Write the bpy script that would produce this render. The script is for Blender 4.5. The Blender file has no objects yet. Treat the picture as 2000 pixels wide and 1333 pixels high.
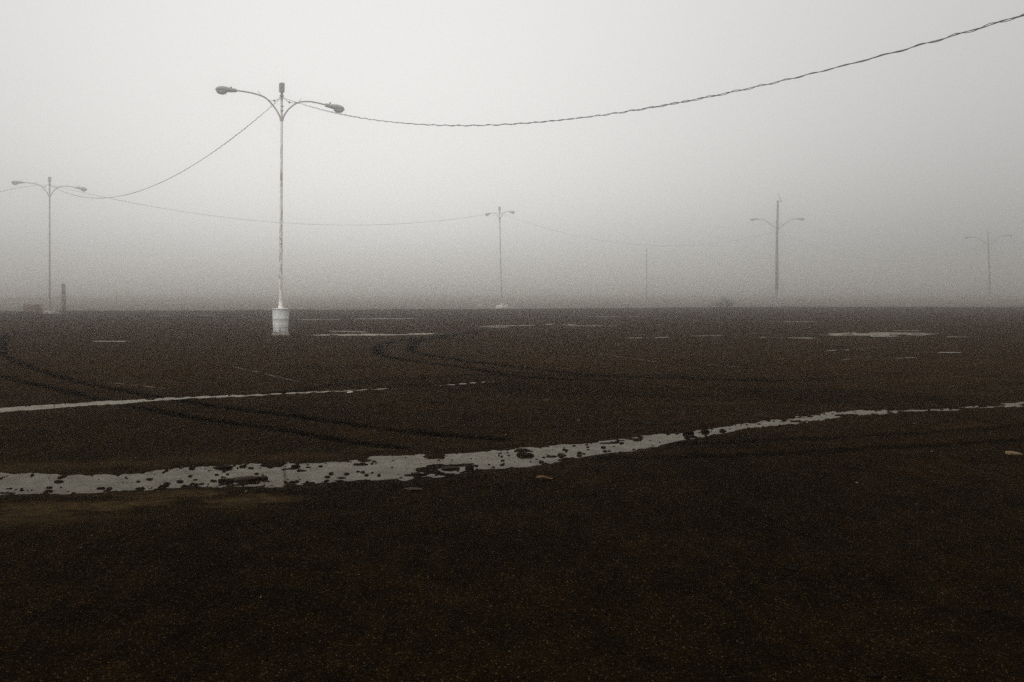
import bpy, math, random
import numpy as np
from mathutils import Vector

R = math.radians
scene = bpy.context.scene
COL = scene.collection

# ------------------------------------------------------------------ camera
EYE = 1.6
FPX, CX, CY, HORIZON = 1944.4, 1000.0, 666.5, 567.0      # photograph pixels (2000 x 1333)
PITCH = math.atan((CY - HORIZON) / FPX)
cam = bpy.data.cameras.new('camera')
cam.lens, cam.sensor_width = 35.0, 36.0
cam.clip_start, cam.clip_end = 0.1, 5000.0
cam_ob = bpy.data.objects.new('camera', cam)
COL.objects.link(cam_ob)
cam_ob.location = (0, 0, EYE)
cam_ob.rotation_euler = (math.pi / 2 - PITCH, 0, 0)
scene.camera = cam_ob

# ------------------------------------------------------------------ sky: overcast dome, brighter towards the hidden sun
SUN_AZ, SUN_EL, GLOW_AZ = R(-145), R(50), R(-9)                              # azimuth from +Y towards +X
sun_dir = Vector((math.sin(SUN_AZ) * math.cos(SUN_EL), math.cos(SUN_AZ) * math.cos(SUN_EL), math.sin(SUN_EL)))
world = bpy.data.worlds.new('World')
scene.world = world
world.use_nodes = True
wn, wl = world.node_tree.nodes, world.node_tree.links
wn.clear()
w_out = wn.new('ShaderNodeOutputWorld')
w_bg = wn.new('ShaderNodeBackground')
wl.new(w_bg.outputs[0], w_out.inputs[0])
sky = wn.new('ShaderNodeTexSky')
sky.sky_type = 'NISHITA'
sky.sun_disc = False
sky.sun_elevation, sky.sun_rotation = SUN_EL, SUN_AZ
sky.dust_density, sky.ozone_density = 8.0, 0.5
geo = wn.new('ShaderNodeTexCoord')


def wmath(op, a, b=None, c=None):
    n = wn.new('ShaderNodeMath')
    n.operation = op
    for i, v in enumerate((a, b, c)):
        if v is None:
            continue
        if isinstance(v, (int, float)):
            n.inputs[i].default_value = v
        else:
            wl.new(v, n.inputs[i])
    return n.outputs[0]


nrm = wn.new('ShaderNodeVectorMath'); nrm.operation = 'NORMALIZE'
wl.new(geo.outputs['Generated'], nrm.inputs[0])
dotn = wn.new('ShaderNodeVectorMath'); dotn.operation = 'DOT_PRODUCT'
wl.new(nrm.outputs[0], dotn.inputs[0]); dotn.inputs[1].default_value = Vector((math.sin(GLOW_AZ), math.cos(GLOW_AZ), 0.0))
sep = wn.new('ShaderNodeSeparateXYZ'); wl.new(nrm.outputs[0], sep.inputs[0])
SKY_TOP, SKY_DIP, SKY_K, SKY_ZEN, SKY_BACK, SKY_POW = 0.80, 0.525, 0.034, 0.55, 0.58, 8.0
sinel = wmath('MAXIMUM', sep.outputs['Z'], 0.0)
glow = wmath('POWER', wmath('MAXIMUM', dotn.outputs['Value'], 0.0), SKY_POW)               # broad glow in the fog ahead
dip = wmath('MULTIPLY', wmath('EXPONENT', wmath('DIVIDE', sinel, wmath('MULTIPLY_ADD', glow, 0.06, -SKY_K - 0.06))), -SKY_DIP)      # darker towards the horizon
elev = wmath('ADD', wmath('MULTIPLY_ADD', sinel, SKY_ZEN, SKY_TOP), dip)                   # brighter towards the zenith
dots = wn.new('ShaderNodeVectorMath'); dots.operation = 'DOT_PRODUCT'
wl.new(nrm.outputs[0], dots.inputs[0]); dots.inputs[1].default_value = sun_dir
sunny = wmath('MULTIPLY', wmath('POWER', wmath('MAXIMUM', dots.outputs['Value'], 0.0), 2.0), 0.7)   # the sun's side, behind the camera
lum = wmath('MULTIPLY', elev, wmath('ADD', wmath('MULTIPLY_ADD', glow, 1.0 - SKY_BACK, SKY_BACK), sunny))
# fold a little of the physical sky in, bleached to the grey of the cloud
bw = wn.new('ShaderNodeRGBToBW'); wl.new(sky.outputs[0], bw.inputs[0])
lum2 = wmath('MULTIPLY_ADD', bw.outputs[0], 0.004, lum)
tint = wn.new('ShaderNodeVectorMath'); tint.operation = 'SCALE'
tint.inputs[0].default_value = (1.0, 0.995, 0.978)
wl.new(lum2, tint.inputs['Scale'])
wl.new(tint.outputs[0], w_bg.inputs['Color'])
w_bg.inputs['Strength'].default_value = 1.0

sun = bpy.data.lights.new('sun', 'SUN')
sun.energy = 1.0
sun.angle = R(50)
sun.color = (1.0, 0.97, 0.92)
sun_ob = bpy.data.objects.new('sun', sun)
COL.objects.link(sun_ob)
sun_ob.rotation_euler = sun_dir.to_track_quat('Z', 'Y').to_euler()

scene.view_settings.view_transform = 'Standard'
scene.view_settings.look = 'None'
scene.view_settings.exposure = 0.0
scene.view_settings.gamma = 1.0
cy = scene.cycles
cy.max_bounces, cy.diffuse_bounces, cy.glossy_bounces = 12, 2, 3
cy.volume_bounces, cy.transmission_bounces, cy.transparent_max_bounces = 10, 3, 8
cy.use_denoising = False
cy.denoiser = 'OPENIMAGEDENOISE'
cy.use_adaptive_sampling = False
cy.sampling_pattern = 'BLUE_NOISE'


# ------------------------------------------------------------------ pixel -> place
def ray(px, py):
    u, v = (px - CX) / FPX, (CY - py) / FPX
    c, s = math.cos(PITCH), math.sin(PITCH)
    return np.array((u, c + s * v, -s + c * v))            # camera looks along +Y, pitched down


def gp(px, py):                                            # point on the flat ground
    d = ray(px, py)
    k = -EYE / d[2]
    return np.array((d[0] * k, d[1] * k))


# ------------------------------------------------------------------ mesh helpers
rng = np.random.default_rng(7)
random.seed(7)


def mesh_from(name, verts, faces, smooth=True):
    me = bpy.data.meshes.new(name)
    me.from_pydata([tuple(map(float, v)) for v in verts], [], faces)
    if smooth:
        me.polygons.foreach_set('use_smooth', [True] * len(me.polygons))
    me.update()
    return me


def merge(geoms):
    V, F = [], []
    for v, f in geoms:
        o = len(V)
        V += list(v)
        F += [tuple(i + o for i in q) for q in f]
    return V, F


def build(name, geoms, mat, parent=None, smooth=True, autosmooth=True):
    v, f = merge(geoms)
    me = mesh_from(name, v, f, smooth)
    if smooth and autosmooth:
        me.set_sharp_from_angle(angle=R(38))
    me.materials.append(mat)
    ob = bpy.data.objects.new(name, me)
    COL.objects.link(ob)
    if parent is not None:
        ob.parent = parent
    return ob


def tag(o, label=None, cat=None, group=None, kind=None):
    for k, v in (('label', label), ('category', cat), ('group', group), ('kind', kind)):
        if v:
            o[k] = v
    return o


def empty(name, loc, rz=0.0):
    o = bpy.data.objects.new(name, None)
    COL.objects.link(o)
    o.location = loc
    o.rotation_euler = (0, 0, rz)
    o.empty_display_size = 0.2
    return o


def tube(path, radii, sides=10, caps=True):
    P = [np.array(p, float) for p in path]
    if isinstance(radii, (int, float)):
        radii = [radii] * len(P)
    V, F = [], []
    up = np.array((0, 0, 1.0))
    prev = None
    for i, p in enumerate(P):
        t = P[min(i + 1, len(P) - 1)] - P[max(i - 1, 0)]
        t /= np.linalg.norm(t)
        if prev is None:
            a = np.cross(t, up)
            if np.linalg.norm(a) < 1e-3:
                a = np.array((1.0, 0, 0))
        else:
            a = prev - t * np.dot(prev, t)
        a /= np.linalg.norm(a)
        prev = a
        b = np.cross(t, a)
        for k in range(sides):
            th = 2 * math.pi * k / sides
            V.append(p + radii[i] * (math.cos(th) * a + math.sin(th) * b))
    n = len(P)
    for i in range(n - 1):
        for k in range(sides):
            k2 = (k + 1) % sides
            F.append((i * sides + k, i * sides + k2, (i + 1) * sides + k2, (i + 1) * sides + k))
    if caps:
        F.append(tuple(range(sides))[::-1])
        F.append(tuple((n - 1) * sides + k for k in range(sides)))
    return V, F


def lathe(profile, segs=32, centre=(0, 0)):
    V, F = [], []
    for r, z in profile:
        for k in range(segs):
            th = 2 * math.pi * k / segs
            V.append((centre[0] + r * math.cos(th), centre[1] + r * math.sin(th), z))
    for i in range(len(profile) - 1):
        for k in range(segs):
            k2 = (k + 1) % segs
            F.append((i * segs + k, i * segs + k2, (i + 1) * segs + k2, (i + 1) * segs + k))
    F.append(tuple(range(segs))[::-1])
    F.append(tuple((len(profile) - 1) * segs + k for k in range(segs)))
    return V, F


def box(c, s, jitter=0.0):
    V = []
    for dz in (-1, 1):
        for dx, dy in ((-1, -1), (1, -1), (1, 1), (-1, 1)):
            V.append(tuple(c[i] + 0.5 * s[i] * q + (random.uniform(-jitter, jitter) if jitter else 0) for i, q in enumerate((dx, dy, dz))))
    F = [(3, 2, 1, 0), (4, 5, 6, 7), (0, 1, 5, 4), (1, 2, 6, 5), (2, 3, 7, 6), (3, 0, 4, 7)]
    return V, F


def cham_box(c, s, b):                                     # box with chamfered vertical and top edges
    x, y, z = s[0] / 2, s[1] / 2, s[2] / 2
    rings = []
    for zz, k in ((-z, 0), (z - b, 0), (z, b)):
        X, Y = x - k, y - k
        rings.append([(X, Y - b, zz), (X, -Y + b, zz), (X - b, -Y, zz), (-X + b, -Y, zz), (-X, -Y + b, zz), (-X, Y - b, zz), (-X + b, Y, zz), (X - b, Y, zz)][::-1])
    V = [tuple(np.array(p) + np.array(c)) for r in rings for p in r]
    F = [tuple(range(8))[::-1], tuple(16 + k for k in range(8))]
    for i in range(2):
        for k in range(8):
            F.append((i * 8 + k, i * 8 + (k + 1) % 8, (i + 1) * 8 + (k + 1) % 8, (i + 1) * 8 + k))
    return V, F


def smooth_path(pts, n=6):                                 # Catmull-Rom through points
    P = [np.array(p, float) for p in pts]
    P = [2 * P[0] - P[1]] + P + [2 * P[-1] - P[-2]]
    out = []
    for i in range(1, len(P) - 2):
        for k in range(n):
            t = k / n
            a, b, c, d = P[i - 1], P[i], P[i + 1], P[i + 2]
            out.append(0.5 * (2 * b + (c - a) * t + (2 * a - 5 * b + 4 * c - d) * t * t + (3 * b - a - 3 * c + d) * t ** 3))
    out.append(P[-2])
    return out


# ------------------------------------------------------------------ value noise
_perm = rng.random((256, 256))


def vnoise(x, y, seed=0):
    x = x + seed * 37.31; y = y + seed * 91.7
    xi, yi = np.floor(x).astype(int), np.floor(y).astype(int)
    fx, fy = x - xi, y - yi
    fx = fx * fx * (3 - 2 * fx); fy = fy * fy * (3 - 2 * fy)
    g = lambda a, b: _perm[a & 255, b & 255]
    return (g(xi, yi) * (1 - fx) + g(xi + 1, yi) * fx) * (1 - fy) + (g(xi, yi + 1) * (1 - fx) + g(xi + 1, yi + 1) * fx) * fy


def fbm(x, y, seed=0, octs=3):
    s, a, t = 0, 1.0, 0
    for o in range(octs):
        s = s + a * vnoise(x * 2 ** o, y * 2 ** o, seed + o * 3)
        t += a; a *= 0.5
    return s / t


def sstep(a, b, x):
    t = np.clip((x - a) / (b - a), 0, 1)
    return t * t * (3 - 2 * t)


# ------------------------------------------------------------------ materials
def material(name):
    m = bpy.data.materials.new(name)
    m.use_nodes = True
    nt = m.node_tree
    return m, nt, nt.nodes['Principled BSDF'], nt.nodes['Material Output']


def node(nt, typ, **kw):
    n = nt.nodes.new(typ)
    for k, v in kw.items():
        if k in n.bl_rna.properties:
            setattr(n, k, v)
        else:
            n.inputs[k.replace('_', ' ')].default_value = v
    return n


def ramp(nt, fac, stops):
    n = nt.nodes.new('ShaderNodeValToRGB')
    e = n.color_ramp.elements
    while len(e) < len(stops):
        e.new(0.5)
    for q, (p, c) in zip(e, stops):
        q.position = p
        q.color = (*c, 1) if len(c) == 3 else c
    nt.links.new(fac, n.inputs[0])
    return n.outputs[0]


def mixc(nt, fac, a, b, mode='MIX'):
    n = nt.nodes.new('ShaderNodeMix')
    n.data_type = 'RGBA'
    n.blend_type = mode
    for i, v in ((0, fac), (6, a), (7, b)):
        if isinstance(v, (int, float)):
            n.inputs[i].default_value = v
        elif isinstance(v, tuple):
            n.inputs[i].default_value = (*v, 1)
        else:
            nt.links.new(v, n.inputs[i])
    return n.outputs[2]


def mth(nt, op, a, b=None, clamp=False):
    n = nt.nodes.new('ShaderNodeMath')
    n.operation = op
    n.use_clamp = clamp
    for i, v in enumerate((a, b)):
        if v is None:
            continue
        if isinstance(v, (int, float)):
            n.inputs[i].default_value = v
        else:
            nt.links.new(v, n.inputs[i])
    return n.outputs[0]


def noise_tex(nt, scale, detail=4, rough=0.6, vec=None):
    n = nt.nodes.new('ShaderNodeTexNoise')
    n.inputs['Scale'].default_value = scale
    n.inputs['Detail'].default_value = detail
    n.inputs['Roughness'].default_value = rough
    if vec is None:
        tc = nt.nodes.new('ShaderNodeTexCoord')
        vec = tc.outputs['Object']
    nt.links.new(vec, n.inputs['Vector'])
    return n.outputs['Fac']


def bump(nt, height, bsdf, strength=0.4, dist=0.01):
    b = nt.nodes.new('ShaderNodeBump')
    b.inputs['Strength'].default_value = strength
    b.inputs['Distance'].default_value = dist
    nt.links.new(height, b.inputs['Height'])
    nt.links.new(b.outputs[0], bsdf.inputs['Normal'])


def simple_mat(name, c0, c1, scale=6.0, rough=0.7, spec=0.3, bumpd=0.004, detail=5):
    m, nt, bs, _ = material(name)
    f = noise_tex(nt, scale, detail)
    nt.links.new(ramp(nt, f, [(0.3, c0), (0.7, c1)]), bs.inputs['Base Color'])
    bs.inputs['Roughness'].default_value = rough
    bs.inputs['Specular IOR Level'].default_value = spec
    bump(nt, f, bs, 0.5, bumpd)
    return m


def ground_material():
    m, nt, bs, _ = material('wet asphalt grit')
    tc = nt.nodes.new('ShaderNodeTexCoord')
    o = tc.outputs['Object']
    at = lambda n: node(nt, 'ShaderNodeAttribute', attribute_name=n).outputs['Fac']
    big = noise_tex(nt, 0.35, 5, 0.6, o)
    mid = noise_tex(nt, 9.0, 6, 0.7, o)
    fine = noise_tex(nt, 160.0, 3, 0.7, o)
    vor = nt.nodes.new('ShaderNodeTexVoronoi')
    vor.inputs['Scale'].default_value = 150.0
    nt.links.new(o, vor.inputs['Vector'])
    cell = nt.nodes.new('ShaderNodeSeparateColor'); nt.links.new(vor.outputs['Color'], cell.inputs[0])
    base = ramp(nt, cell.outputs[0], [(0.0, (0.0020, 0.00118, 0.00045)), (0.6, (0.0046, 0.00275, 0.0010)), (0.9, (0.0082, 0.0050, 0.0019)), (0.97, (0.013, 0.0085, 0.0033)), (1.0, (0.05, 0.036, 0.017))])
    base = mixc(nt, 1.0, base, ramp(nt, mid, [(0.25, (0.62, 0.62, 0.62)), (0.75, (1.4, 1.37, 1.32))]), 'MULTIPLY')
    base = mixc(nt, 1.0, base, ramp(nt, big, [(0.3, (0.8, 0.79, 0.77)), (0.7, (1.22, 1.2, 1.17))]), 'MULTIPLY')
    mp = nt.nodes.new('ShaderNodeMapping'); mp.inputs['Scale'].default_value = (8.0, 2.2, 1.0)
    nt.links.new(o, mp.inputs[0])
    base = mixc(nt, 1.0, base, ramp(nt, noise_tex(nt, 1.0, 7, 0.8, mp.outputs[0]), [(0.34, (0.6, 0.6, 0.6)), (0.66, (1.42, 1.4, 1.38))]), 'MULTIPLY')
    for sc_, lo, hi in ((3.2, 0.86, 1.15), (0.9, 0.86, 1.15)):                             # damp and dry mottling a hand to a stride across
        base = mixc(nt, 1.0, base, ramp(nt, noise_tex(nt, sc_, 2, 0.6, o), [(0.38, (lo, lo, lo * 0.97)), (0.62, (hi, hi * 0.98, hi * 0.94))]), 'MULTIPLY')
    sxyz = nt.nodes.new('ShaderNodeSeparateXYZ'); nt.links.new(o, sxyz.inputs[0])       # dark grit up to the puddles, lighter browner tone past them
    dry = mth(nt, 'DIVIDE', mth(nt, 'ADD', mth(nt, 'SUBTRACT', sxyz.outputs['Y'], 9.0), mth(nt, 'MULTIPLY', big, 6.0)), 16.0)  # grows with distance, its border loosened by noise
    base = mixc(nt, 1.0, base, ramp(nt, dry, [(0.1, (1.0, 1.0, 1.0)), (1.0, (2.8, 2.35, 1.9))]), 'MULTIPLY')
    tan = mth(nt, 'MULTIPLY', at('silt'), ramp(nt, mid, [(0.3, (0.15,) * 3), (0.65, (1,) * 3)]))  # silt, plus wet glints painted in as colour
    base = mixc(nt, tan, base, (0.036, 0.0225, 0.0095))
    base = mixc(nt, at('tyre'), base, (0.0022, 0.0016, 0.001))
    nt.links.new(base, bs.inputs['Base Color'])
    nt.links.new(ramp(nt, mid, [(0.3, (0.8,) * 3), (0.7, (1.0,) * 3)]), bs.inputs['Roughness'])
    spec = mth(nt, 'SUBTRACT', 0.008, mth(nt, 'MULTIPLY', at('tyre'), 0.008))
    nt.links.new(spec, bs.inputs['Specular IOR Level'])
    h = mth(nt, 'ADD', mth(nt, 'MULTIPLY', fine, 0.5), mth(nt, 'MULTIPLY', vor.outputs['Distance'], -0.8))
    h = mth(nt, 'ADD', h, mth(nt, 'MULTIPLY', mid, 1.5))
    bump(nt, h, bs, 0.7, 0.006)
    return m


def water_material():
    m, nt, bs, out = material('murky puddle water')
    nt.nodes.remove(bs)
    f = noise_tex(nt, 3.0, 4, 0.6)
    dif = nt.nodes.new('ShaderNodeBsdfDiffuse')
    nt.links.new(ramp(nt, f, [(0.3, (0.006, 0.004, 0.002)), (0.7, (0.012, 0.009, 0.005))]), dif.inputs['Color'])
    gl = nt.nodes.new('ShaderNodeBsdfGlossy')
    gl.inputs['Color'].default_value = (1.0, 0.93, 0.79, 1)          # brown silt film on the water
    gl.inputs['Roughness'].default_value = 0.03
    fr = nt.nodes.new('ShaderNodeFresnel')
    fr.inputs['IOR'].default_value = 1.088
    bp = nt.nodes.new('ShaderNodeBump')
    bp.inputs['Strength'].default_value = 0.05
    bp.inputs['Distance'].default_value = 0.004
    nt.links.new(noise_tex(nt, 14.0, 2, 0.5), bp.inputs['Height'])
    nt.links.new(bp.outputs[0], gl.inputs['Normal'])
    mx = nt.nodes.new('ShaderNodeMixShader')
    film = ramp(nt, noise_tex(nt, 5.0, 7, 0.75), [(0.28, (0.55,) * 3), (0.6, (1,) * 3)])
    nt.links.new(mth(nt, 'MULTIPLY', fr.outputs[0], film), mx.inputs[0]); nt.links.new(dif.outputs[0], mx.inputs[1]); nt.links.new(gl.outputs[0], mx.inputs[2])
    nt.links.new(mx.outputs[0], out.inputs['Surface'])
    return m


def painted_pole_material():
    m, nt, bs, _ = material('peeling white paint on rusty steel')
    tc = nt.nodes.new('ShaderNodeTexCoord')
    mp = node(nt, 'ShaderNodeMapping'); mp.inputs['Scale'].default_value = (6, 6, 1.3)
    nt.links.new(tc.outputs['Object'], mp.inputs[0])
    f = noise_tex(nt, 2.2, 8, 0.72, mp.outputs[0])
    sp = nt.nodes.new('ShaderNodeSeparateXYZ'); nt.links.new(tc.outputs['Object'], sp.inputs[0])
    band = mth(nt, 'MULTIPLY', ramp(nt, mth(nt, 'DIVIDE', sp.outputs['Z'], 9.0), [(0.0, (0.0,) * 3), (0.12, (0.02,) * 3), (0.33, (1,) * 3), (0.55, (0.75,) * 3), (0.85, (0.5,) * 3), (1, (0.9,) * 3)]), 0.16)
    fac = ramp(nt, mth(nt, 'ADD', f, band), [(0.60, (0,) * 3), (0.70, (1,) * 3)])
    f2 = noise_tex(nt, 9.0, 4, 0.6, mp.outputs[0])
    paint = ramp(nt, f2, [(0.3, (0.62, 0.60, 0.55)), (0.7, (0.82, 0.81, 0.77))])
    rust = ramp(nt, f2, [(0.35, (0.14, 0.08, 0.045)), (0.65, (0.30, 0.21, 0.13))])
    nt.links.new(mixc(nt, fac, paint, rust), bs.inputs['Base Color'])
    bs.inputs['Roughness'].default_value = 0.6
    bump(nt, fac, bs, 0.3, -0.002)
    return m


def drum_material():
    m, nt, bs, _ = material('scuffed white drum')
    tc = nt.nodes.new('ShaderNodeTexCoord')
    mp = node(nt, 'ShaderNodeMapping'); mp.inputs['Scale'].default_value = (3, 3, 0.9)
    nt.links.new(tc.outputs['Object'], mp.inputs[0])
    f = noise_tex(nt, 2.5, 7, 0.65, mp.outputs[0])
    c = ramp(nt, f, [(0.25, (0.40, 0.39, 0.36)), (0.5, (0.58, 0.575, 0.555)), (0.75, (0.68, 0.68, 0.665))])
    sp = nt.nodes.new('ShaderNodeSeparateXYZ'); nt.links.new(tc.outputs['Object'], sp.inputs[0])
    spl = mth(nt, 'ADD', mth(nt, 'MULTIPLY', f, 0.5), mth(nt, 'MULTIPLY', sp.outputs['Z'], 0.6))
    c = mixc(nt, ramp(nt, spl, [(0.28, (0.6,) * 3), (0.38, (0,) * 3)]), c, (0.13, 0.10, 0.07))
    nt.links.new(c, bs.inputs['Base Color'])
    bs.inputs['Roughness'].default_value = 0.55
    return m


def worn_paint_material():
    m, nt, bs, out = material('worn white line paint')
    f = noise_tex(nt, 7.0, 8, 0.75)
    g = noise_tex(nt, 1.1, 4, 0.6)
    bs.inputs['Base Color'].default_value = (0.13, 0.115, 0.09, 1)
    bs.inputs['Roughness'].default_value = 0.7
    bs.inputs['Specular IOR Level'].default_value = 0.2
    s = mth(nt, 'ADD', mth(nt, 'MULTIPLY', f, 0.6), mth(nt, 'MULTIPLY', g, 0.4))
    nt.links.new(ramp(nt, s, [(0.46, (0,) * 3), (0.64, (0.75,) * 3)]), bs.inputs['Alpha'])
    return m


M = dict(
    ground=ground_material(), water=water_material(), pole=painted_pole_material(), drum=drum_material(), line=worn_paint_material(),
    sand=simple_mat('pale sandy verge', (0.08, 0.071, 0.056), (0.14, 0.127, 0.104), 0.5, 0.95, 0.05, 0.01),
    lamp=simple_mat('weathered grey lamp paint', (0.16, 0.155, 0.135), (0.25, 0.245, 0.22), 12, 0.55, 0.4, 0.001),
    glass=simple_mat('dusty refractor glass', (0.26, 0.25, 0.22), (0.40, 0.39, 0.36), 20, 0.2, 0.5, 0.001),
    galv=simple_mat('rusty grey steel', (0.12, 0.085, 0.06), (0.24, 0.21, 0.18), 14, 0.65, 0.4, 0.001),
    arm=simple_mat('stained steel arm', (0.17, 0.13, 0.09), (0.34, 0.31, 0.27), 6, 0.6, 0.4, 0.001),
    cable=simple_mat('black cable jacket', (0.008, 0.008, 0.008), (0.02, 0.02, 0.02), 40, 0.6, 0.3, 0.0005),
    ceramic=simple_mat('dark glazed insulator', (0.02, 0.018, 0.016), (0.05, 0.045, 0.04), 30, 0.25, 0.5, 0.0005),
    concrete=simple_mat('pale crumbling concrete', (0.10, 0.085, 0.06), (0.40, 0.38, 0.33), 9, 0.9, 0.2, 0.012),
    white=simple_mat('chalky white paint', (0.42, 0.41, 0.38), (0.65, 0.64, 0.6), 5, 0.7, 0.3, 0.002),
    wood=simple_mat('dark creosoted timber', (0.07, 0.063, 0.054), (0.12, 0.108, 0.095), 5, 0.85, 0.1, 0.006),  # tone lifted to put some fog into the far timber
    greywood=simple_mat('fog-greyed timber', (0.12, 0.11, 0.1), (0.2, 0.19, 0.17), 5, 0.9, 0.1, 0.004),  # fog's fading put into the colour of the farthest post
    palesteel=simple_mat('pale grey steel', (0.22, 0.21, 0.2), (0.34, 0.33, 0.31), 8, 0.7, 0.2, 0.001),  # pale tone paints fog into the far poles
    redwood=simple_mat('reddish brown boards', (0.12, 0.07, 0.05), (0.2, 0.125, 0.095), 5, 0.85, 0.2, 0.004),
    rock=simple_mat('dark wet stone', (0.003, 0.002, 0.0015), (0.009, 0.0065, 0.004), 30, 0.8, 0.02, 0.004),
    mud=simple_mat('brown wet mud', (0.010, 0.007, 0.004), (0.026, 0.018, 0.011), 14, 0.8, 0.03, 0.008),
    greyrock=simple_mat('grey brown stone', (0.022, 0.018, 0.012), (0.045, 0.037, 0.026), 25, 0.8, 0.05, 0.004),
    tanrock=simple_mat('tan stone', (0.07, 0.05, 0.022), (0.13, 0.095, 0.045), 22, 0.8, 0.2, 0.004),
    leaf=simple_mat('orange brown dead leaf', (0.05, 0.024, 0.004), (0.085, 0.042, 0.008), 25, 0.7, 0.2, 0.002),
    scrap=simple_mat('white paper scrap', (0.4, 0.38, 0.34), (0.6, 0.58, 0.54), 20, 0.8, 0.2, 0.002),
    weed=simple_mat('dry brown weed', (0.025, 0.014, 0.006), (0.055, 0.032, 0.014), 6, 0.9, 0.1, 0.001),
    greenweed=simple_mat('dull olive weed', (0.012, 0.012, 0.004), (0.03, 0.028, 0.01), 6, 0.9, 0.1, 0.001),
    shrub=simple_mat('fog-faded foliage', (0.14, 0.14, 0.12), (0.22, 0.22, 0.19), 3, 0.9, 0.1, 0.001),  # lightened, fog painted into the leaf colour
    dirt=simple_mat('fog-faded dirt', (0.14, 0.13, 0.115), (0.22, 0.205, 0.18), 2, 0.95, 0.1, 0.02),  # far mound's colour paled to stand in for fog
)

# ------------------------------------------------------------------ the lot: channels, tyre marks, relief
WATER_Z = -0.014
# (x, far edge y, near edge y) in photograph pixels
CHANNELS = [
    [(-420, 938, 990), (-150, 930, 976), (0, 924, 962), (100, 926, 961), (200, 923, 959), (300, 919, 952), (370, 911, 947), (440, 905, 949), (520, 905, 945), (600, 903, 941),
     (700, 898, 934), (800, 888, 930), (900, 884, 918), (1000, 876, 908), (1100, 868, 893), (1200, 858, 881), (1290, 845, 864), (1370, 838, 851), (1450, 827, 837), (1550, 814, 827),
     (1620, 802, 814), (1700, 798, 808), (1760, 799, 804), (1850, 796, 801), (1930, 789, 798), (2000, 784, 793), (2250, 764, 776)],
    [(-420, 826, 846), (-150, 804, 818), (0, 795, 804), (100, 788, 796.5), (200, 782.5, 789), (300, 777, 782), (340, 775.5, 778.5), (400, 772, 776.5), (500, 768.8, 772.2), (600, 763.8, 766.6),
     (700, 759, 761.7), (800, 754.4, 756.8), (880, 749.4, 751.7), (950, 743.9, 745.4), (985, 741.2, 742.2)],
    [(602, 653.2, 655.0), (680, 652.4, 655.2), (760, 651.2, 654.6), (830, 650.2, 653), (868, 650.4, 651.8)],
    [(878, 650, 652), (902, 650, 651.6)],
    [(1590, 652.5, 654), (1650, 649.6, 656.5), (1720, 649, 657.5), (1790, 650, 656), (1840, 649.6, 650.8)],
    [(1480, 657.6, 658.8), (1560, 658.6, 660.6), (1598, 659.4, 660.6)],
    [(1845, 656.6, 657.6), (1895, 657.2, 658.2)],
    [(1060, 632.2, 633.8), (1085, 632.4, 634.4), (1128, 633.4, 634.6)],
    [(925, 636.4, 637.4), (1000, 635.4, 636.4), (1050, 634.6, 635.4)],
    [(178, 665.8, 667.0), (250, 665.6, 666.6)],
    [(1220, 659.6, 660.4), (1310, 657.8, 658.8)],
    [(690, 622.4, 623.4), (820, 621.6, 622.6)],
    [(575, 623.2, 624), (690, 624, 624.8)],
    [(935, 637.6, 638.6), (1010, 638.4, 639.4)],
    [(1100, 635.4, 636.2), (1210, 636.4, 637.2)],
    [(640, 645.6, 646.6), (720, 648, 649)],
    [(1740, 645.2, 646), (1800, 645, 645.8)],
    [(1610, 684, 685), (1700, 681, 682.2)],
    [(1745, 699, 700), (1790, 696.6, 697.8)],
    [(1830, 687, 688.4), (1880, 686.6, 688.6)],
    [(1330, 655.6, 656.2), (1420, 655.0, 655.6)],
    [(1500, 628.4, 629), (1600, 627.4, 628)],
    [(1140, 618.6, 619.2), (1260, 618, 618.6)],
    [(300, 616.6, 617.2), (420, 615.6, 616.2)],
]
CH = []
for ch in CHANNELS:
    pts, hw = [], []
    for x, ya, yb in ch:
        a, b = gp(x, ya), gp(x, yb)
        pts.append((a + b) / 2)
        hw.append(np.linalg.norm(a - b) / 2)
    P = np.array(pts)
    T = np.gradient(P, axis=0)
    T /= np.linalg.norm(T, axis=1)[:, None]
    view = P / np.linalg.norm(P, axis=1)[:, None]
    sin = np.abs(T[:, 0] * view[:, 1] - T[:, 1] * view[:, 0])
    W = np.maximum(np.array(hw) * sin, 0.05)
    CH.append((P, W, T))

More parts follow.
